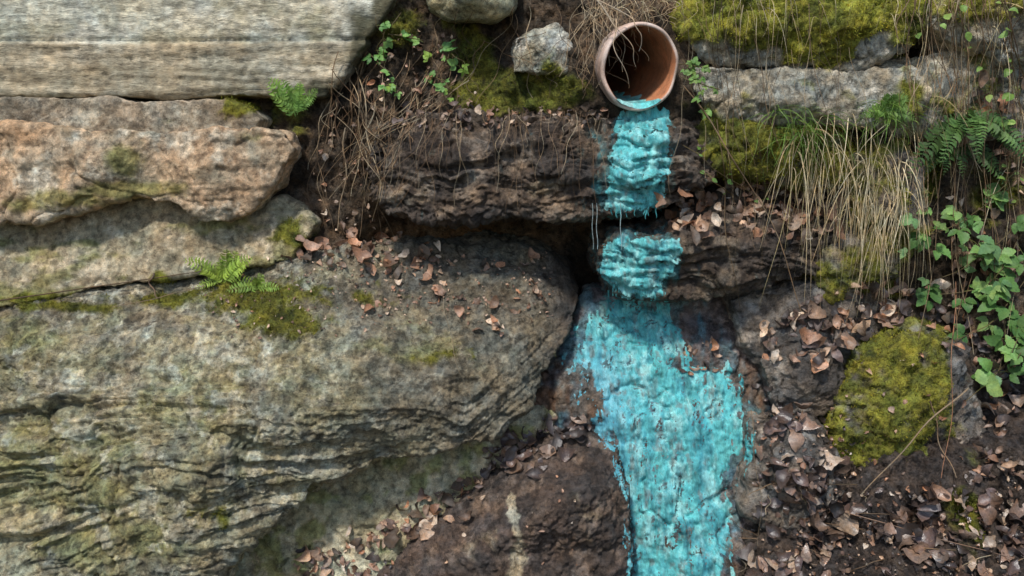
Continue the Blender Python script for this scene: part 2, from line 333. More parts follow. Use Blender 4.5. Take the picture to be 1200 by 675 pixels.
rock('bedrock',[(100,620,-.05),(260,560,-.02),(420,520,0),(560,490,0),(660,480,0),(700,540,-.02),(690,700,-.1),(650,1000,-.2),(100,1000,-.25)],
  gshade((.58,.53,.38),(.40,.37,.24),(.32,.33,.13),seed=5,sc=9),gdisp(1.1,31),inner=[(400,620,-.09),(520,570,-.06)],vox=.006,smooth=10,mat=M_sand)
def dark_shade(wet=.15,c1=(.085,.055,.04),c2=(.05,.036,.03),c3=(.14,.10,.075),seed=0,calc=None,stain=None,pale=None):
    gs=gshade(c1,c2,c3,wet,seed,9)
    def f(P,N,px,py):
        col,w=gs(P,N,px,py)
        if pale is not None: col=mixc(col,C(.36,.30,.22),sstep(.4,.8,blobs(px,py,pale)+.4*fbm(P*24,4,9,.6))*.8)
        if calc is not None:
            q=sdf(px+7*fbm(P*12,4,3),py,calc);m=sstep(-2,2,q+5*fbm(P*40,4,4,.6));col=mixc(col,C(.55,.49,.37),m*.9)
        if stain is not None:
            m=sstep(.35,.8,blobs(px,py,stain)+.5*fbm(P*np.array([36,36,10]),4,5,.6));col=mixc(col,TQ2*.9,m*.7);w=w+m*.2
        return col,w
    return f
rock('brown_boulder',[(440,680,-.15),(500,625,-.14),(550,585,-.12),(600,545,-.1),(650,518,-.08),(692,512,-.08),(722,530,-.1),(737,580,-.16),(742,640,-.2),(742,1000,-.3),(380,1000,-.3),(400,740,-.2)],
  dark_shade(.15,(.135,.10,.085),(.085,.066,.057),(.22,.17,.14),1,calc=[(598,582),(606,585),(604,612),(612,630),(614,655),(604,700),(586,700),(596,665),(604,640),(596,612)],pale=[(690,600,25,40,.5),(560,640,30,30,.5)]),
  lambda P,N,px,py:gdisp(.5,41)(P,N,px,py)+.008*fbm(P*60,3,2,.6),inner=[(640,600,-.3),(570,650,-.28),(690,570,-.24),(620,800,-.35)],vox=.005,smooth=14)
def slab_disp(sd,amp=1,tilt=0):
    def f(P,N,px,py):
        t=P[:,2]+tilt*P[:,0]+.035*fbm(P*5,4,sd)
        l1=np.tanh(2.5*afbm(np.stack([P[:,0]*3.5,P[:,1]*3,t*24],1),2,sd));l2=afbm(np.stack([P[:,0]*11,P[:,1]*9,t*75],1),3,sd+2,.6)
        c=crack(afbm(np.stack([P[:,0]*4,P[:,1]*3,t*30],1),2,sd+8),.06);c2=crack(vn(P*np.array([9,9,5])+fbm(P*9,3,sd)[:,None]*.5,sd+40),.04)
        return amp*(.011*l1+.011*l2-.013*c-.009*c2+.018*fbm(P*6,3,sd+4)+.007*ridg(P*22,3,sd+6)+.007*fbm(P*45,3,sd+7,.6)+.003*fbm(P*110,3,sd))
    return f
rock('rock_slab',[(432,178),(444,148,-.02),(480,136,-.01),(600,133,0),(700,134,0),(790,131,0),(825,140,0),(852,165,-.01),(846,205,-.03),(806,226),(785,244),(700,251),(600,254),(500,257),(455,248),(436,222)],
  dark_shade(.3,(.14,.108,.085),(.08,.062,.052),(.29,.23,.18),2,stain=[(745,190,50,80,1),(702,215,20,50,.6)],pale=[(630,220,22,14,.9),(480,230,40,16,.4)]),slab_disp(3),inner=[(600,170,-.11),(500,190,-.10),(760,170,-.11),(700,230,-.12),(560,235,-.11),(450,200,-.08)],y0=-.08,back=.28,vox=.0042,smooth=7)
rock('rock_slab',[(702,300,-.06),(712,276,-.05),(760,262,.02),(800,235,.06),(880,222,.08),(960,242,.08),(995,262,.04),(990,300,0),(935,332,-.02),(870,345,-.04),(790,352,-.06),(730,350,-.05),(706,328,-.05)],
  dark_shade(.2,(.13,.10,.08),(.075,.058,.048),(.24,.19,.14),6,stain=[(750,310,55,50,1)]),slab_disp(13,.9,.12),inner=[(760,285,-.11),(850,282,-.07),(930,285,-.05),(760,330,-.11),(850,325,-.08)],back=.4,vox=.0042,smooth=7)
def wet_disp(P,N,px,py):
    return .02*fbm(P*5,3,71)+.012*ridg(P*8,3,72)+.006*fbm(P*np.array([40,40,14]),4,73,.6)+.004*fbm(P*70,3,74)-.012*crack(vn(P*5+fbm(P*7,3,4)[:,None]*.6,75),.03)
def wet_shade(P,N,px,py):
    col,w=gshade((.18,.15,.155),(.10,.087,.094),(.30,.26,.265),.7,9,9)(P,N,px,py)
    m=sstep(.3,.8,blobs(px,py,[(740,430,100,110,1),(820,540,95,150,.9),(780,620,90,120,.9),(690,410,50,80,1)])+.55*fbm(P*np.array([34,34,12]),5,5,.6))
    col=mixc(col,C(.13,.32,.40),m*.6)
    col=mixc(col,C(.22,.12,.06),sstep(.1,.55,fbm(P*8,5,88,.6))*sstep(380,450,py)*.65)
    col=mixc(col,C(.38,.31,.28),sstep(.25,.5,fbm(P*17,4,89,.6))*sstep(820,860,px)*.6)
    return col,w
rock('wet_rock_face',[(640,440,.02),(660,395,.06),(690,345,.12),(720,340,.12),(850,338,.1),(905,395,.08),(935,470,.04),(965,560,-.02),(1000,1000,-.3),(700,1000,-.3),(715,600,-.05),(705,530,-.02),(640,510,0),(622,470,.01)],
  wet_shade,wet_disp,inner=[(740,380,.06),(740,430,0),(700,480,-.03),(780,500,-.06),(790,600,-.14),(860,560,-.06),(850,450,.01),(840,700,-.18)],back=.4,vox=.005,smooth=12)
gr=lambda s,w=.3:dark_shade(w,(.21,.185,.165),(.12,.105,.096),(.36,.33,.30),s)
rock('boulder',[(852,350),(930,332),(1010,325),(1070,365),(1040,410),(985,480),(930,490),(900,450),(872,400)],gr(3),gdisp(1,51),y0=.0,inner=[(940,400,-.05)],smooth=6)
rock('boulder',[(892,425),(935,402),(985,412),(990,470),(950,492),(905,478)],gr(4,.5),gdisp(1,52),y0=-.06,inner=[(940,445,-.11)],smooth=5,vox=.005)
rock('boulder',[(880,500),(955,488),(992,540),(985,600),(930,632),(878,600)],gr(5,.75),gdisp(1,53),y0=-.14,inner=[(935,550,-.22)],smooth=8)
rock('mossy_boulder',[(990,455),(1012,415),(1078,398),(1124,405),(1146,450),(1152,525),(1118,572),(1040,578),(996,562),(982,505)],gr(6,.1),gdisp(1.3,54),y0=-.1,inner=[(1040,450,-.14),(1095,480,-.15),(1060,530,-.16)],smooth=5,
  moss=lambda P,N,px,py:.62+0*px-.6*sstep(1095,1140,px)+.2*blobs(px,py,[(1050,500,50,60)])-.4*blobs(px,py,[(1020,562,50,24),(1110,540,40,30)]),mdens=1.0,mswell=.010,mtint=.72)
mg=gshade((.58,.55,.47),(.40,.38,.32),(.68,.65,.58),seed=12)
rock('mossy_boulder',[(800,-150),(1085,-150),(1083,10),(1062,58),(1012,82),(960,86),(900,78),(850,76),(818,60),(806,30)],mg,gdisp(1,55),y0=.0,inner=[(900,25,-.07),(1000,25,-.07),(950,-60,-.02)],smooth=16,
  moss=lambda P,N,px,py:.80-1.0*sstep(46,84,py+30*fbm(P*9,4,7)),mdens=1.1,mswell=.012)
rock('boulder',[(812,78),(880,78),(980,84),(1070,80),(1085,110),(1060,140),(990,148),(900,146),(845,140),(815,118)],mg,gdisp(.8,56),y0=-.02,smooth=8,inner=[(950,118,-.08),(880,115,-.06)],moss=lambda P,N,px,py:.15+.5*blobs(px,py,[(830,140,30,16),(1060,120,30,30)]),mdens=.5)
rock('boulder',[(1018,70),(1100,60),(1200,70),(1300,70),(1300,160),(1180,165),(1085,160),(1020,150)],mg,gdisp(1,58),y0=.05,smooth=10,moss=lambda P,N,px,py:.3+0*px,mdens=.5)
rock('mossy_boulder',[(1090,-150),(1400,-150),(1400,60),(1200,72),(1120,60),(1092,30)],mg,gdisp(1,57),y0=0,inner=[(1180,0,-.06)],smooth=14,
  moss=lambda P,N,px,py:.6-.9*sstep(10,60,py),mdens=1.0,mswell=.014)
rock('mossy_boulder',[(812,150),(850,130),(930,124),(985,140),(1010,180),(1005,215),(950,225),(900,212),(850,196),(825,178)],gr(8,.1),gdisp(1.2,59),y0=.0,inner=[(900,170,-.05)],smooth=9,
  moss=lambda P,N,px,py:.72-.3*sstep(190,220,py)+0*px,mdens=1.1,mswell=.012,mtint=.7)
rock('mossy_boulder',[(1000,185),(1055,170),(1082,200),(1075,290),(1030,335),(970,345),(960,310),(1000,270)],gr(9,.1),gdisp(1.2,60),y0=.0,inner=[(1045,240,-.05),(1010,310,-.05)],smooth=9,
  moss=lambda P,N,px,py:.5+0*px,mdens=.9,mswell=.012,mtint=.7)
rock('stone',[(600,42),(622,30),(652,29),(668,50),(662,82),(630,86),(602,84)],gshade((.60,.58,.50),(.42,.41,.33),(.70,.68,.62),seed=2),gdisp(.7,61),y0=.0,inner=[(635,55,-.03)],back=.25,smooth=3,vox=.005,moss=lambda P,N,px,py:.1+.5*blobs(px,py,[(645,75,25,14)]),mdens=.5)
rock('stone',[(496,-40),(608,-40),(602,10),(572,23),(522,22),(500,6)],gshade((.45,.43,.29),(.33,.32,.20),seed=3),gdisp(.4,62),y0=.02,inner=[(550,-5,-.05)],smooth=14)
print('ROCKS',sum(len(o.data.vertices) for o in solid))
# ------------------------------------------------------------------ combined BVH
VV=[];FF=[];off=0
for o in solid:
    me=o.data;n=len(me.vertices);v=np.empty(n*3,np.float32);me.vertices.foreach_get('co',v);VV.append(v.reshape(-1,3))
    l=np.empty(len(me.loops),np.int32);me.loops.foreach_get('vertex_index',l);q=np.empty(len(me.polygons),np.int32);me.polygons.foreach_get('loop_total',q)
    if (q==4).all(): FF.append(l.reshape(-1,4)+off)
    else:
        st=np.empty(len(me.polygons),np.int32);me.polygons.foreach_get('loop_start',st);k=q==4;s=st[k];FF.append(np.stack([l[s],l[s+1],l[s+2],l[s+3]],1)+off)
    off+=n
bvh=BVHTree.FromPolygons(np.concatenate(VV).tolist(),np.concatenate(FF).tolist())
CO=Vector(CAM)
def hit(px,py):
    p,n,i,d=bvh.ray_cast(CO,ray(px,py));return p,n
# ------------------------------------------------------------------ pipe
axis=Vector((.20,-.95,-.12)).normalized();pc=Vector(W(751,79,-.07))
xa=axis.cross(Vector((0,0,1))).normalized();za=xa.cross(axis).normalized()
Ro,Ri=.120,.108;prof=[(-.75,0.001),(-.75,Ri),(-.5,Ri),(-.35,Ri),(-.25,Ri),(-.18,Ri),(-.12,Ri),(-.06,Ri),(-.02,Ri),(-.004,Ri+.001),(0,Ri+.004),(.0,Ro-.004),(-.004,Ro),(-.02,Ro),(-.05,Ro),(-.055,Ro-.004),(-.12,Ro-.005),(-.3,Ro-.005),(-.75,Ro-.005)]
na=96;V=[];cc=[];gr0=[]
for s,r in prof:
    for k in range(na):
        a=2*math.pi*k/na;jit=1+.006*math.sin(5*a+1)*(1 if s>-.03 else 0)
        V.append(pc+axis*(s+(.004*math.sin(7*a+s) if s>-.7 else 0))+xa*(.93*r*jit*math.cos(a))+za*(r*jit*math.sin(a)))
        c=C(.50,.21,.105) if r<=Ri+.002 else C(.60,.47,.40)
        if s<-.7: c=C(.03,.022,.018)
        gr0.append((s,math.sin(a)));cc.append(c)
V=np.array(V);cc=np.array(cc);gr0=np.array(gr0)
grime_tone=np.clip(sstep(-.0,.6,fbm(V*12,4,3,.6))*.5+sstep(-.12,-.45,gr0[:,0])*.5,0,.8);cc=mixc(cc,C(.10,.06,.04),grime_tone*(gr0[:,0]<-.01))  # blotchy grime, plus a tone that darkens deeper into the pipe
F=[]
for i in range(len(prof)-1):
    for k in range(na): F.append((i*na+k,i*na+(k+1)%na,(i+1)*na+(k+1)%na,(i+1)*na+k))
pipe_root=bpy.data.objects.new('drain_pipe',None);S.collection.objects.link(pipe_root)
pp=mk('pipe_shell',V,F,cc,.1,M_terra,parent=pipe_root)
# turquoise deposit
dep_root=bpy.data.objects.new('turquoise_mineral_deposit',None);S.collection.objects.link(dep_root)
V=[];ns=40;nk=24
for i in range(ns+1):
    s=-.4*i/ns+.004
    for k in range(nk+1):
        hw=.60+.10*math.sin(i*.9)+.08*math.sin(i*.37+2)
        a=-math.pi/2+hw*(k/nk*2-1)
        e=abs(k/nk*2-1);r=Ri-.014*(1-e**3)+.004
        if i==0: r=Ri+.004
        V.append(pc+axis*s+xa*(.93*r*math.cos(a))+za*(r*math.sin(a)))
V=np.array(V);V+=.0015*fbm(V*60,3)[:,None]
I=np.arange((ns+1)*(nk+1)).reshape(ns+1,nk+1);F=np.stack([I[:-1,:-1].ravel(),I[1:,:-1].ravel(),I[1:,1:].ravel(),I[:-1,1:].ravel()],1)
mk('pipe_bed',V,F,mixc(np.tile(TQ*1.2,(len(V),1)),TQ3,sstep(-.4,.4,fbm(V*40,3))),.8,M_stain,parent=dep_root)
def sheet(name,poly,step,base,amp,mfun,colf):
    xs=[p[0] for p in poly];ys=[p[1] for p in poly]
    gx=np.arange(min(xs)-14,max(xs)+14,step);gy=np.arange(min(ys)-10,max(ys)+10,step)
    X,Yg=np.meshgrid(gx,gy);px=X.ravel();py=Yg.ravel();n=len(px)
    P=np.zeros((n,3));N=np.zeros((n,3));ok=np.zeros(n,bool)
    for i in range(n):
        p,nn=hit(px[i],py[i])
        if p is not None: P[i]=p;N[i]=nn;ok[i]=True
    sh=X.shape;Ng=N.reshape(*sh,3)
    for _ in range(4):
        Ng=(Ng+np.roll(Ng,1,0)+np.roll(Ng,-1,0)+np.roll(Ng,1,1)+np.roll(Ng,-1,1))/5
    N=Ng.reshape(-1,3);N/=np.linalg.norm(N,axis=1)[:,None]+1e-6
    d=sdf(px,py,poly);m=mfun(P,px,py,d)
    P2=P+N*(base*m-.003*(1-m)+amp*m*(.6*fbm(P*np.array([70,70,18]),4,3,.6))+.25*amp*m*np.abs(vn(P*150,9)))[:,None]
    I=np.arange(n).reshape(sh);F=np.stack([I[:-1,:-1].ravel(),I[1:,:-1].ravel(),I[1:,1:].ravel(),I[:-1,1:].ravel()],1)
    e=np.max(np.stack([np.linalg.norm(P2[F[:,i]]-P2[F[:,(i+1)%4]],axis=1) for i in range(4)]),0)
    k=(e<.03)&ok[F].all(1)&(m[F].max(1)>.05);F=F[k]
    used=np.unique(F);mp=-np.ones(n,int);mp[used]=np.arange(len(used))
    c,w=colf(P,px,py,m)
    return mk(name,P2[used],mp[F],c[used],w[used],M_stain,parent=dep_root)
def tcol(P,px,py,m):
    c=mixc(np.tile(TQ,(len(P),1)),TQ3,sstep(-.15,.6,fbm(P*np.array([40,40,14]),5,1,.65))*.85)
    c=mixc(c,TQ2,sstep(.1,.65,fbm(P*np.array([60,60,12]),5,2,.65))*.75)
    c=mixc(c,C(.15,.40,.56),sstep(350,480,py)*sstep(770,690,px)*.6)
    c=mixc(c,TQ2*1.2,sstep(.0,.5,fbm(P*np.array([16,16,5]),4,22,.6))*sstep(400,520,py)*.5)
    c=mixc(c,C(.20,.17,.15),sstep(.38,.62,fbm(P*np.array([50,50,20]),4,12,.6))*.55)
    c=mixc(c,C(.10,.13,.13),(1-sstep(.2,.8,m))*.7)
    return c,.3+.4*vn(P*20,2)
T1=[(722,126),(786,125),(792,160),(786,205),(778,244),(742,250),(700,252),(704,215),(714,170)]
T2=[(704,284),(730,275),(796,278),(802,292),(788,322),(776,346),(745,354),(718,344),(704,318)]
T3=[(700,352),(785,348),(800,385),(822,412),(860,418),(888,465),(894,530),(872,580),(876,640),(864,760),(738,760),(735,600),(718,530),(690,490),(664,455),(664,410),(684,378)]
sheet('upper_flow',T1,1.6,.0025,.005,lambda P,px,py,d:sstep(0,6,d+7*fbm(P*np.array([45,45,12]),5,5,.6)-14*blobs(px,py,[(706,200,10,40)])*(fbm(P*40,3,8)>0)),tcol)
sheet('middle_flow',T2,1.6,.003,.006,lambda P,px,py,d:sstep(0,6,d+8*fbm(P*np.array([45,45,14]),5,6,.6)),tcol)
def m3(P,px,py,d):
    st=fbm(P*np.array([46,46,9]),5,7,.6);fi=fbm(P*np.array([90,90,30]),4,8,.6)
    side=sstep(790,865,px+(py<430)*35);left=sstep(725,680,px)
    den=d/15+1.5*st+.6*fi-1.45*side-.4*left+.75
    den-=1.4*blobs(px,py,[(700,450,26,30),(735,495,16,14),(800,430,20,25),(770,470,20,20,.7),(790,560,12,60,.6)])
    return sstep(0,1.0,den)*sstep(-10,3,d+6*st)
sheet('lower_flow',T3,1.6,.0012,.004,m3,tcol)
def frames(pts):
    T=np.gradient(pts,axis=0);T/=np.linalg.norm(T,axis=1)[:,None]+1e-9
    r=np.array([.3,.9,.2]);A=np.cross(T,r);A/=np.linalg.norm(A,axis=1)[:,None]+1e-9;B=np.cross(T,A);return T,A,B
def tube(mb,pts,r,col,wet=0,k=5):
    pts=np.asarray(pts,float);r=np.broadcast_to(r,(len(pts),));T,A,B=frames(pts)
    an=np.arange(k)*2*math.pi/k
    V=(pts[:,None]+r[:,None,None]*(np.cos(an)[None,:,None]*A[:,None]+np.sin(an)[None,:,None]*B[:,None])).reshape(-1,3)
    F=[(i*k+j,i*k+(j+1)%k,(i+1)*k+(j+1)%k,(i+1)*k+j) for i in range(len(pts)-1) for j in range(k)]
    mb.add(V,F,col,wet)
def ribbon(mb,pts,w,col,wet=0):
    pts=np.asarray(pts,float);n=len(pts);w=np.broadcast_to(w,(n,))
    T,A,B=frames(pts);a=rng.random()*3.1;D=A*math.cos(a)+B*math.sin(a)
    V=np.concatenate([pts+D*w[:,None],pts-D*w[:,None]]);F=[(i,i+1,n+i+1,n+i) for i in range(n-1)]
    mb.add(V,F,col,wet)
mb=MB()
for i in range(18):
    x=rng.uniform(698,776);p,n=hit(x,rng.uniform(241,248))
    if p is None: continue
    L=rng.uniform(.008,.036);s=np.linspace(0,1,7)
    tube(mb,np.array(p)[None]+np.stack([.002*np.sin(s*5+i),-.002+0*s,.004-L*s],1),.0024*(1-s)**.7+.0005,TQ*.8 if x>715 else C(.22,.28,.26),.8)
for i in range(12):
    x=rng.uniform(706,780);p,n=hit(x,rng.uniform(338,345))
    if p is None: continue
    L=rng.uniform(.008,.03);s=np.linspace(0,1,6)
    tube(mb,np.array(p)[None]+np.stack([0*s,-.002+0*s,.004-L*s],1),.0026*(1-s)**.7+.0005,TQ*.7,.8)
for x in (694,699,727):
    a=W(x,238,-.12);b=W(x+1,292,-.11);s=np.linspace(0,1,14)[:,None];pts=a+(b-a)*s;pts[:,0]+=.0015*np.sin(s[:,0]*9)
    tube(mb,pts,.0009,C(.42,.52,.5),1)
mb.build('drips',M_stain,parent=dep_root)
# ------------------------------------------------------------------ leaves
def leaf_tpl(n=6,w=.55,fold=.25,curl=.4,serr=0,tip=.8,wav=.04):
    s=np.linspace(0,1,n+1);hw=.5*w*np.sin(np.pi*s**tip)**.8+.006
    if serr: hw=hw*(1+serr*np.where(np.arange(n+1)%2,1,-1))
    bx=s.copy();bz=curl*(s-.5)**2*1.0
    a=rng.uniform(-.5,.5);zl=fold*hw+rng.normal(0,wav,n+1);zr=fold*hw+rng.normal(0,wav,n+1)
    tw=a*(s-.5);by=rng.uniform(-.2,.2)*np.sin(np.pi*s)
    hl=hw*(1+rng.normal(0,wav*2,n+1));hr=hw*(1+rng.normal(0,wav*2,n+1))
    mid=np.stack([bx,by,bz],1)
    l=np.stack([bx+.08*hw,by+hl,bz+zl+tw*hw],1);r=np.stack([bx+.08*hw,by-hr,bz+zr-tw*hw],1)
    V=np.concatenate([l,mid,r]);m=n+1
    F=[(i,i+1,m+i+1,m+i) for i in range(n)]+[(m+i,m+i+1,2*m+i+1,2*m+i) for i in range(n)]
    V[:,0]-=.5;return V,F
DRY=[leaf_tpl(8,rng.uniform(.34,.8),rng.uniform(-.4,1.2),rng.uniform(-1.8,2.2),0,rng.uniform(.7,1),rng.uniform(.02,.09)) for _ in range(80)]
GRN=[leaf_tpl(10,rng.uniform(.55,.75),rng.uniform(.1,.4),rng.uniform(-.6,.1),.09,.7,.02) for _ in range(16)]
def place(mb,tpl,p,xd,nz,sc,col,wet=0):
    V,F=tpl;xd=xd/(np.linalg.norm(xd)+1e-9);y=np.cross(nz,xd);y/=np.linalg.norm(y)+1e-9;z=np.cross(xd,y)
    mb.add(p+sc*(V[:,:1]*xd+V[:,1:2]*y+V[:,2:3]*z),F,col,wet)
PAL_DRY=[(.34,.21,.15),(.46,.32,.23),(.24,.135,.09),(.56,.45,.36),(.16,.10,.07),(.38,.20,.12),(.11,.08,.06),(.28,.19,.14)]
PAL_WET=[(.07,.05,.045),(.12,.082,.07),(.05,.042,.042),(.20,.14,.11),(.09,.066,.06),(.14,.10,.095)]
def scatter(mb,poly,n,size,pal,wet,minz=-.1,lift=.006,tilt=.5,clump=0):
    xs=[p[0] for p in poly];ys=[p[1] for p in poly];c=0;tr=0
    while c<n and tr<n*10:
        tr+=1;x=rng.uniform(min(xs),max(xs));y=rng.uniform(min(ys),max(ys))
        if sdf(np.array([x]),np.array([y]),poly)[0]<rng.normal(0,8): continue
        if clump and vn(np.array([[x/clump,y/clump,3.3]]),8)[0]<rng.uniform(-.8,.3): continue
        p,nn=hit(x,y)
        if p is None or nn.z<minz: continue
        c+=1;N=np.array(nn)*.7+np.array([0,-.15,.35])+rng.normal(0,tilt*.5,3);N/=np.linalg.norm(N)
        xd=np.cross(N,rng.normal(0,1,3));sc=size[0]+(size[1]-size[0])*rng.random()**1.5
        cl=np.array(pal[rng.integers(len(pal))])*rng.uniform(.7,1.3)
        place(mb,DRY[rng.integers(len(DRY))],np.array(p)+N*rng.uniform(.001,lift),xd,N,sc,cl,wet*rng.uniform(.4,1))
lit=MB()
scatter(lit,[(340,300),(400,270),(470,270),(520,300),(500,320),(420,312),(350,318)],65,(.02,.07),PAL_DRY,.1,-1,.02,.7)
scatter(lit,[(420,310),(500,292),(640,305),(650,350),(600,390),(560,400),(520,350),(440,370)],55,(.012,.05),PAL_DRY,.1,-1)
scatter(lit,[(390,300),(640,295),(650,370),(430,390)],260,(.004,.016),PAL_DRY,.1,-1)
scatter(lit,[(230,320),(400,300),(390,400),(280,400)],120,(.004,.016),PAL_DRY,.1,-1)
scatter(lit,[(775,260),(800,222),(850,212),(900,212),(975,240),(990,262),(930,276),(850,268),(790,282)],170,(.02,.07),PAL_DRY,.1,-1,.03,.7)
scatter(lit,[(885,400),(940,370),(1010,340),(1070,330),(1070,370),(1000,400),(960,430),(900,430)],130,(.02,.07),PAL_DRY+PAL_WET,.3,-1,.03,.7)
scatter(lit,[(340,665),(380,640),(440,625),(500,590),(560,560),(575,575),(530,610),(470,640),(400,665)],60,(.02,.075),PAL_DRY,.1,-1,.02,.7)
scatter(lit,[(340,662),(440,625),(560,560),(570,580),(470,645),(470,690),(340,690)],70,(.015,.05),PAL_WET+PAL_DRY,.3,-1,.02)
scatter(lit,[(440,136),(480,128),(700,126),(720,138),(600,145),(450,152)],110,(.012,.04),PAL_DRY+PAL_WET,.1,-1,.02,.8)
scatter(lit,[(1040,340),(1130,330),(1200,380),(1200,560),(1150,560),(1150,430),(1080,390)],120,(.02,.065),PAL_DRY+PAL_WET,.4,-1,.03,.8,30)
scatter(lit,[(1150,90),(1200,90),(1200,330),(1120,330),(1100,240)],70,(.02,.06),PAL_DRY,.1,-1,.02,.8)
scatter(lit,[(430,60),(520,30),(560,120),(430,130)],60,(.01,.035),PAL_DRY,.1,-1,.02,.8)
scatter(lit,[(380,130),(440,130),(440,290),(370,290)],60,(.008,.03),PAL_DRY,.1,-1,.02,.8)
scatter(lit,[(985,400),(1130,400),(1130,560),(990,560)],26,(.006,.03),PAL_DRY,.1,-1,.01,.8)
scatter(lit,[(500,540),(700,560),(700,670),(480,670)],26,(.005,.02),PAL_DRY,.1,-1,.005,.6)
lit.build('leaf_litter',M_leaf)
wl=MB()
scatter(wl,[(560,535),(600,505),(640,490),(700,500),(690,515),(620,545),(580,560)],70,(.02,.075),PAL_WET,1,-1,.02,.7)
BRP=[(895,490),(990,480),(1000,570),(1160,570),(1260,520),(1260,720),(860,720),(890,640),(950,600),(900,560)]
scatter(wl,BRP,430,(.02,.085),PAL_WET+[(.26,.17,.13),(.20,.13,.10),(.42,.32,.25)],1,-1,.03,.85,45)
scatter(wl,BRP,800,(.006,.024),PAL_WET+PAL_DRY,.8,-1,.015,.9)
scatter(wl,[(780,400),(850,395),(860,440),(800,450)],14,(.02,.045),PAL_WET+PAL_DRY,.6,-1)
scatter(wl,[(880,440),(930,430),(960,620),(880,640)],40,(.02,.05),PAL_WET,1,-1)
wl.build('wet_leaf_litter',M_leaf)
# moss fibres
MV=np.concatenate(mossV).astype(float);MN=np.concatenate(mossN).astype(float);MC=np.concatenate(mossC)
n=len(MV);print('MOSS',n)
d=MN+rng.normal(0,.55,(n,3))+np.array([0,-.1,.15]);d/=np.linalg.norm(d,axis=1)[:,None]
sd=np.cross(d,rng.normal(0,1,(n,3)));sd/=np.linalg.norm(sd,axis=1)[:,None]
h=rng.uniform(.004,.012,(n,1));w=rng.uniform(.0008,.0017,(n,1))
V=np.stack([MV-sd*w,MV+sd*w,MV+d*h],1).reshape(-1,3)
cc=MC*rng.uniform(.6,1.5,(n,1));yel=rng.random((n,1))<.15;cc=np.where(yel,cc*np.array([1.3,1.05,.9]),cc)
brn=rng.random((n,1))<.08;cc=np.where(brn,C(.16,.10,.05),cc)
cc=np.repeat(cc,3,0);cc[0::3]*=.65;cc[1::3]*=.65
mk('moss',V,np.arange(3*n).reshape(-1,3),cc,0,M_moss,smooth=False)
# ------------------------------------------------------------------ roots, vines, grasses
def wpath(x0,y0,x1,y1,sag=0,off=.03,n=14,wob=6):
    s=np.linspace(0,1,n);ph=rng.uniform(0,6,4)
    X=x0+(x1-x0)*s+wob*(np.sin(s*4+ph[0])-math.sin(ph[0]))*.6+wob*.3*(np.sin(s*11+ph[1])-math.sin(ph[1]))
    Yp=y0+(y1-y0)*s+sag*np.sin(np.pi*s)
    ys=[]
    for a,b in zip(X,Yp):
        p,_=hit(a,b);ys.append(min(p.y,.15) if p else 0)
    ys=np.array(ys);ys=np.minimum(ys,np.convolve(np.pad(ys,2,'edge'),np.ones(5)/5,'valid'))
    return W(X,Yp,ys-off)
roots=MB();RC=[(.15,.10,.065),(.22,.155,.10),(.36,.29,.20),(.08,.06,.04)]
def root(x0,y0,x1,y1,r=.0014,c=None,off=.02,sag=0,wob=7):
    tube(roots,wpath(x0,y0,x1,y1,sag,off,16,wob),np.linspace(r,r*.55,16),np.array(c if c is not None else RC[rng.integers(4)])*rng.uniform(.8,1.2))
for i in range(56): root(rng.uniform(380,560),rng.uniform(60,130),rng.uniform(375,470),rng.uniform(150,290),rng.uniform(.0006,.0018),wob=14)
for i in range(40): x=rng.uniform(440,720);root(x,rng.uniform(125,140),x+rng.uniform(-15,15),rng.uniform(160,250),rng.uniform(.0005,.001))
for i in range(60): x=rng.uniform(680,725) if i%2 else rng.uniform(690,800);root(x,rng.uniform(-20,15),x+rng.uniform(-30,20),rng.uniform(30,110) if i%2 else rng.uniform(20,50),rng.uniform(.0005,.0013),c=RC[rng.integers(1,3)],off=.05,wob=12)
for i in range(46): x=rng.uniform(1060,1200);root(x,-20,x+rng.uniform(-50,50),rng.uniform(100,420),rng.uniform(.0006,.0017),c=RC[rng.integers(0,3)],off=.05,wob=18)
for i in range(34): x=rng.uniform(800,1000);root(x,rng.uniform(-20,60),x+rng.uniform(-20,40),rng.uniform(100,340),rng.uniform(.0005,.0011),c=RC[rng.integers(1,4)],off=.04,wob=12)
for i in range(10): x=rng.uniform(600,700);root(x,130,x+rng.uniform(-10,10),rng.uniform(180,300),.0007,c=RC[0])
for i in range(30): x=rng.uniform(500,700);root(x,rng.uniform(0,80),x+rng.uniform(-60,60),rng.uniform(60,130),rng.uniform(.0005,.0012),off=.01,wob=14)
for i in range(24):
    x=rng.uniform(880,1190);y=rng.uniform(560,670);root(x,y,x+rng.uniform(-60,60),y+rng.uniform(-25,25),rng.uniform(.0008,.002),off=.015,wob=5)
root(430,60,405,150,.0035,(.16,.11,.07));root(405,150,390,270,.003,(.2,.15,.1));root(440,120,420,230,.0022,(.35,.30,.22));root(395,110,400,200,.003,(.09,.06,.04))
root(0,352,240,318,.0022,(.12,.08,.05),off=.015,wob=3);root(180,320,190,350,.003,(.15,.1,.07));root(240,335,130,360,.0015,(.2,.15,.1))
root(800,100,935,365,.0022,(.16,.11,.07),off=.06,sag=-20,wob=10);root(840,140,870,360,.0014,(.14,.1,.06),off=.05)
root(1135,455,1010,580,.0028,(.26,.2,.14),off=.03,sag=-12);root(1090,470,1120,560,.002,(.3,.22,.15));root(1120,330,1100,560,.0013,(.3,.15,.09),off=.05)
root(520,350,545,470,.0009,(.3,.25,.18),off=.01);root(990,600,1180,655,.002,(.18,.12,.09));root(880,480,885,640,.0009,(.2,.15,.1))
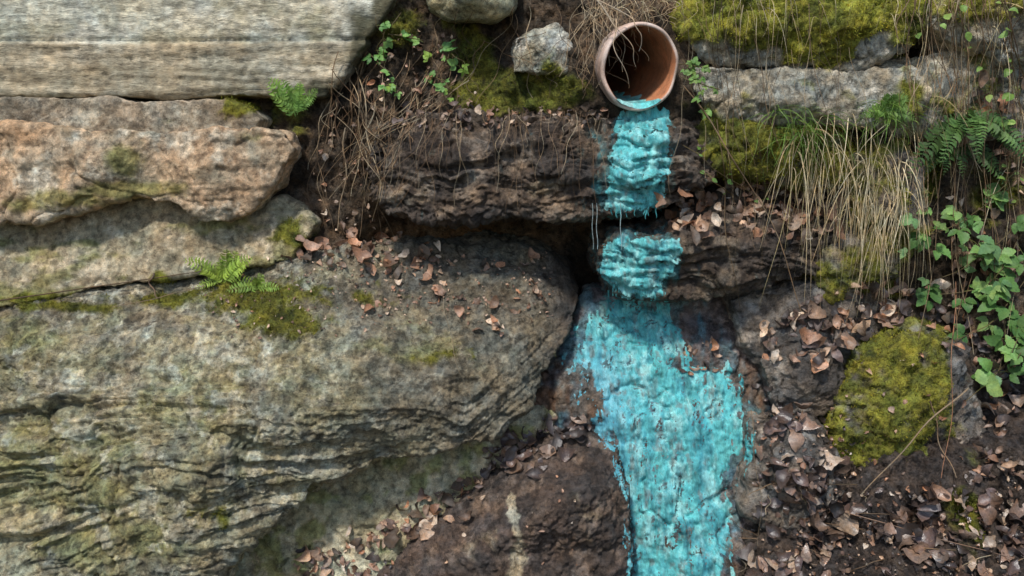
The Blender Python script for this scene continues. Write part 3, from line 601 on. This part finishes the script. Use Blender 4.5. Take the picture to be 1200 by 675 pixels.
for pth in ([(694,-5),(712,18),(730,40),(742,58),(746,78)],[(722,22),(718,50),(728,72),(736,98)],[(700,0),(742,22),(752,40),(748,60)]):
    a=np.array(pth,float);t=np.linspace(0,len(a)-1,18);X=np.interp(t,range(len(a)),a[:,0])+2*np.sin(t*3);Yq=np.interp(t,range(len(a)),a[:,1])
    tube(roots,W(X,Yq,-.10-.03*np.sin(t/t.max()*3)),np.linspace(.0018,.0008,18),(.42,.34,.26))
roots.build('hanging_roots',M_root)
gr_=MB();ST=[(.52,.44,.29),(.64,.56,.40),(.43,.34,.21),(.34,.29,.16)]
def blade(mb,x,y,dx,dy,c,w=.0014,out=.06,n=12,curl=.6,lift=.12):
    p,_=hit(x,y)
    if p is None or p.y>.4: return
    s=np.linspace(0,1,n)[:,None];P0=np.array(p);k=.0025
    side=np.array([dx*k,0,0]);down=np.array([0,0,-dy*k])
    wv=rng.normal(0,.010)*np.sin(s*rng.uniform(3,8)+rng.uniform(0,6))
    pts=P0+side*(s**.8)+down*(s**(1+curl))+np.array([0,-out,0])*np.sin(s*1.7)+np.array([0,0,lift*abs(out)])*np.sin(np.pi*s)+np.array([1,0,0])*wv*s
    ribbon(mb,pts,w*(1-.85*s[:,0]**2),np.array(c)*rng.uniform(.65,1.2))
for i in range(190):
    x=rng.uniform(925,1068);blade(gr_,x,rng.uniform(130,215)+.15*abs(x-980),rng.normal(-8,24),rng.uniform(50,175),ST[rng.integers(4)],rng.uniform(.0006,.0016),rng.uniform(.03,.11))
for i in range(90):
    x=rng.uniform(990,1060);blade(gr_,x,rng.uniform(190,260),rng.normal(-12,20),rng.uniform(40,120),ST[rng.integers(4)],rng.uniform(.0006,.0015),rng.uniform(.03,.08))
for i in range(55):
    x=rng.uniform(815,1075);blade(gr_,x,rng.uniform(-25,20),rng.normal(3,16),rng.uniform(20,70),ST[rng.integers(4)],rng.uniform(.0004,.0008),rng.uniform(.02,.05))
for i in range(60):
    x=rng.uniform(690,800);blade(gr_,x,rng.uniform(-20,14),rng.normal(0,18),rng.uniform(10,32),ST[rng.integers(4)],rng.uniform(.0005,.001),rng.uniform(.04,.09))
for i in range(70):
    x=rng.uniform(1060,1200);blade(gr_,x,rng.uniform(0,260),rng.normal(0,25),rng.uniform(30,100),ST[rng.integers(4)],rng.uniform(.0005,.0012),rng.uniform(.03,.09))
gr_.build('hanging_dry_grass',M_root,False)
gg=MB();GC=[(.18,.31,.06),(.25,.38,.09),(.14,.25,.05)]
for i in range(110): blade(gg,rng.uniform(905,970),rng.uniform(125,170),rng.normal(0,24),rng.uniform(5,60),GC[rng.integers(3)],rng.uniform(.0008,.0016),rng.uniform(.02,.08),lift=.2)
for i in range(60): blade(gg,rng.uniform(1005,1060),rng.uniform(120,150),rng.normal(0,20),rng.uniform(0,35),GC[rng.integers(3)],rng.uniform(.0008,.0016),rng.uniform(.03,.07),lift=.25)
gg.build('grass_tuft',M_green,False)
# ------------------------------------------------------------------ ferns & leafy plants
LEAFLET=leaf_tpl(6,.30,.1,-.1,.22,.7,.004)
def frond(mb,p0,d0,L,c,npin=14,wid=.35,droop=.5):
    s=np.linspace(0,1,npin+2);d0=np.array(d0,float);d0/=np.linalg.norm(d0)
    pts=p0+L*(s[:,None]*d0+np.array([0,0,-1])*droop*(s**2)[:,None]);T,A,B=frames(pts)
    tube(mb,pts,np.linspace(.0012,.0004,len(s)),np.array(c)*.8)
    view=np.array([0,-1,.3])
    for i in range(1,len(s)):
        l=L*wid*math.sin(math.pi*min(1,.18+.82*s[i]))**.8*(1 if s[i]<.95 else .6)+.003
        sd=np.cross(T[i],view);sd/=np.linalg.norm(sd)+1e-9;nz=np.cross(sd,T[i])
        for q in (-1,1):
            dd=sd*q+T[i]*.45+rng.normal(0,.12,3);dd/=np.linalg.norm(dd)
            place(mb,LEAFLET,pts[i]+dd*l*.5,dd,nz+rng.normal(0,.2,3),l,np.array(c)*rng.uniform(.7,1.25))
def fern(name,x,y,n,L,c,spread=1,updir=.6,droop=.5,npin=12,wid=.35,y0=None):
    mb=MB()
    if y0 is None: p,_=hit(x,y);p0=np.array(p)+np.array([0,-.005,0])
    else: p0=W(x,y,y0)
    for i in range(n):
        a=-spread+2*spread*i/max(1,n-1)+rng.normal(0,.15)
        frond(mb,p0+rng.normal(0,.006,3),(math.sin(a),-rng.uniform(.1,.5),updir*math.cos(a)),L*rng.uniform(.6,1.2),np.array(c)*rng.uniform(.7,1.25),npin,wid,droop)
    return mb.build(name,M_green)
fern('fern',266,330,9,.135,(.34,.46,.08),1.45,1.2,.25,11,.17)
fern('fern',300,338,4,.08,(.24,.36,.07),1.2,1.2,.25,9,.2)
fern('fern',350,132,9,.12,(.24,.40,.09),1.1,1.6,.2,10,.18,y0=.0)
fern('fern',1135,140,8,.17,(.10,.19,.055),1.3,.15,.9,22,.18)
fern('fern',1120,170,6,.13,(.09,.165,.05),1.2,.1,.9,20,.18)
fern('fern',1035,130,8,.09,(.2,.34,.09),1.4,.6,.4,12,.22)
def leafy(name,stems,lsize,cols,every=2,off=.03,tri=True,r=.0013,rad=.4):
    mb=MB()
    for (x0,y0,x1,y1,sag) in stems:
        n=max(6,int(math.hypot(x1-x0,y1-y0)/14));pts=wpath(x0,y0,x1,y1,sag,off,n,8);pts[:,1]-=.02*np.sin(np.linspace(0,3,n))
        tube(mb,pts,r,(.16,.12,.06))
        for i in range(1,n,every):
            for _ in range(1 if rng.random()<.6 else 2):
                dd=np.array([rng.normal(0,1),-abs(rng.normal(.3,.3)),rng.normal(.1,.6)]);dd/=np.linalg.norm(dd)
                pet=pts[i]+dd*lsize*rng.uniform(.3,.7);tube(mb,np.array([pts[i],(pts[i]+pet)/2+[0,0,.003],pet]),r*.6,(.2,.22,.08),k=3)
                nz=np.array([rng.normal(0,.45),-1,.75+rng.normal(0,.4)]);c=np.array(cols[rng.integers(len(cols))])*rng.uniform(.7,1.3)
                angs=(0,1.1,-1.1) if tri else (0,)
                nz/=np.linalg.norm(nz);dl=dd-nz*dd.dot(nz);dl/=np.linalg.norm(dl);e=np.cross(nz,dl);ls=lsize*rng.uniform(.5,1.15)
                for a in angs:
                    d2=dl*math.cos(a)+e*math.sin(a)-nz*rng.uniform(0,.35);sc=ls*rng.uniform(.85,1.1)*(1 if a==0 else .8)
                    place(mb,GRN[rng.integers(len(GRN))],pet+d2*sc*.55,d2,nz+rng.normal(0,.15,3),sc,c*rng.uniform(.88,1.12),.3)
    return mb.build(name,M_green)
BR=[(.13,.26,.07),(.10,.21,.06),(.19,.33,.10),(.27,.40,.13),(.16,.30,.12)]
leafy('bramble_plant',[(1195,205,1085,280,10),(1200,250,1075,330,10),(1210,300,1100,345,12),(1200,330,1120,400,5),(1205,360,1150,450,0),(1190,380,1130,470,5),(1120,230,1150,330,0),(1160,240,1180,400,5),(1200,270,1150,360,0),(1210,400,1165,440,0)],.056,BR)
leafy('bramble_plant',[(1070,235,1095,320,0),(1095,220,1060,300,0),(1100,250,1140,300,0)],.042,BR,2)
leafy('vine_seedling',[(1185,60,1200,250,0),(1170,-10,1190,120,0),(1130,-10,1120,60,0),(1100,-10,1075,40,5),(1190,200,1160,240,0),(1150,60,1170,200,0)],.026,[(.2,.34,.08),(.26,.38,.1)],2,.06,False)
leafy('ivy_plant',[(440,20,445,75,0),(470,15,450,60,5),(455,40,490,50,0),(430,60,470,95,5)],.028,[(.14,.30,.08),(.22,.40,.11)],2,.03,True)
leafy('ivy_plant',[(520,50,490,85,0),(525,60,540,80,0),(510,90,520,110,0),(450,95,470,105,0),(535,45,525,85,0)],.028,[(.14,.30,.09),(.20,.36,.11),(.32,.50,.1)],2,.03,True)
leafy('ivy_plant',[(795,75,830,80,0),(800,90,835,105,0),(800,70,815,125,0)],.022,[(.16,.30,.08),(.22,.36,.1)],1,.05,True)
leafy('ivy_plant',[(800,170,900,235,0),(820,200,870,230,0)],.02,[(.14,.27,.06)],3,.03,False)
# ------------------------------------------------------------------ light
el,az=math.radians(55),math.radians(-24)
sdir=Vector((math.sin(az)*math.cos(el),-math.cos(az)*math.cos(el),math.sin(el)))
sun=bpy.data.lights.new('sun','SUN');sun.energy=3.3;sun.angle=math.radians(5);sun.color=(1,.965,.91)
so=bpy.data.objects.new('sun',sun);S.collection.objects.link(so);so.rotation_euler=sdir.to_track_quat('Z','Y').to_euler()
w=bpy.data.worlds.new('World');S.world=w;w.use_nodes=True;nt=w.node_tree
sk=nt.nodes.new('ShaderNodeTexSky');sk.sky_type='NISHITA';sk.sun_disc=False;sk.sun_elevation=el;sk.sun_rotation=math.atan2(sdir.x,sdir.y)
nt.links.new(sk.outputs[0],nt.nodes['Background'].inputs[0]);nt.nodes['Background'].inputs[1].default_value=.15
S.view_settings.view_transform='Standard';S.view_settings.look='None';S.view_settings.exposure=0
cam=bpy.data.cameras.new('camera');cam.lens=30;cam.sensor_width=36;cam.clip_end=600;cam.clip_start=.05
co=bpy.data.objects.new('camera',cam);S.collection.objects.link(co);co.location=CAM;co.rotation_euler=(math.radians(90)-PITCH,0,0);S.camera=co
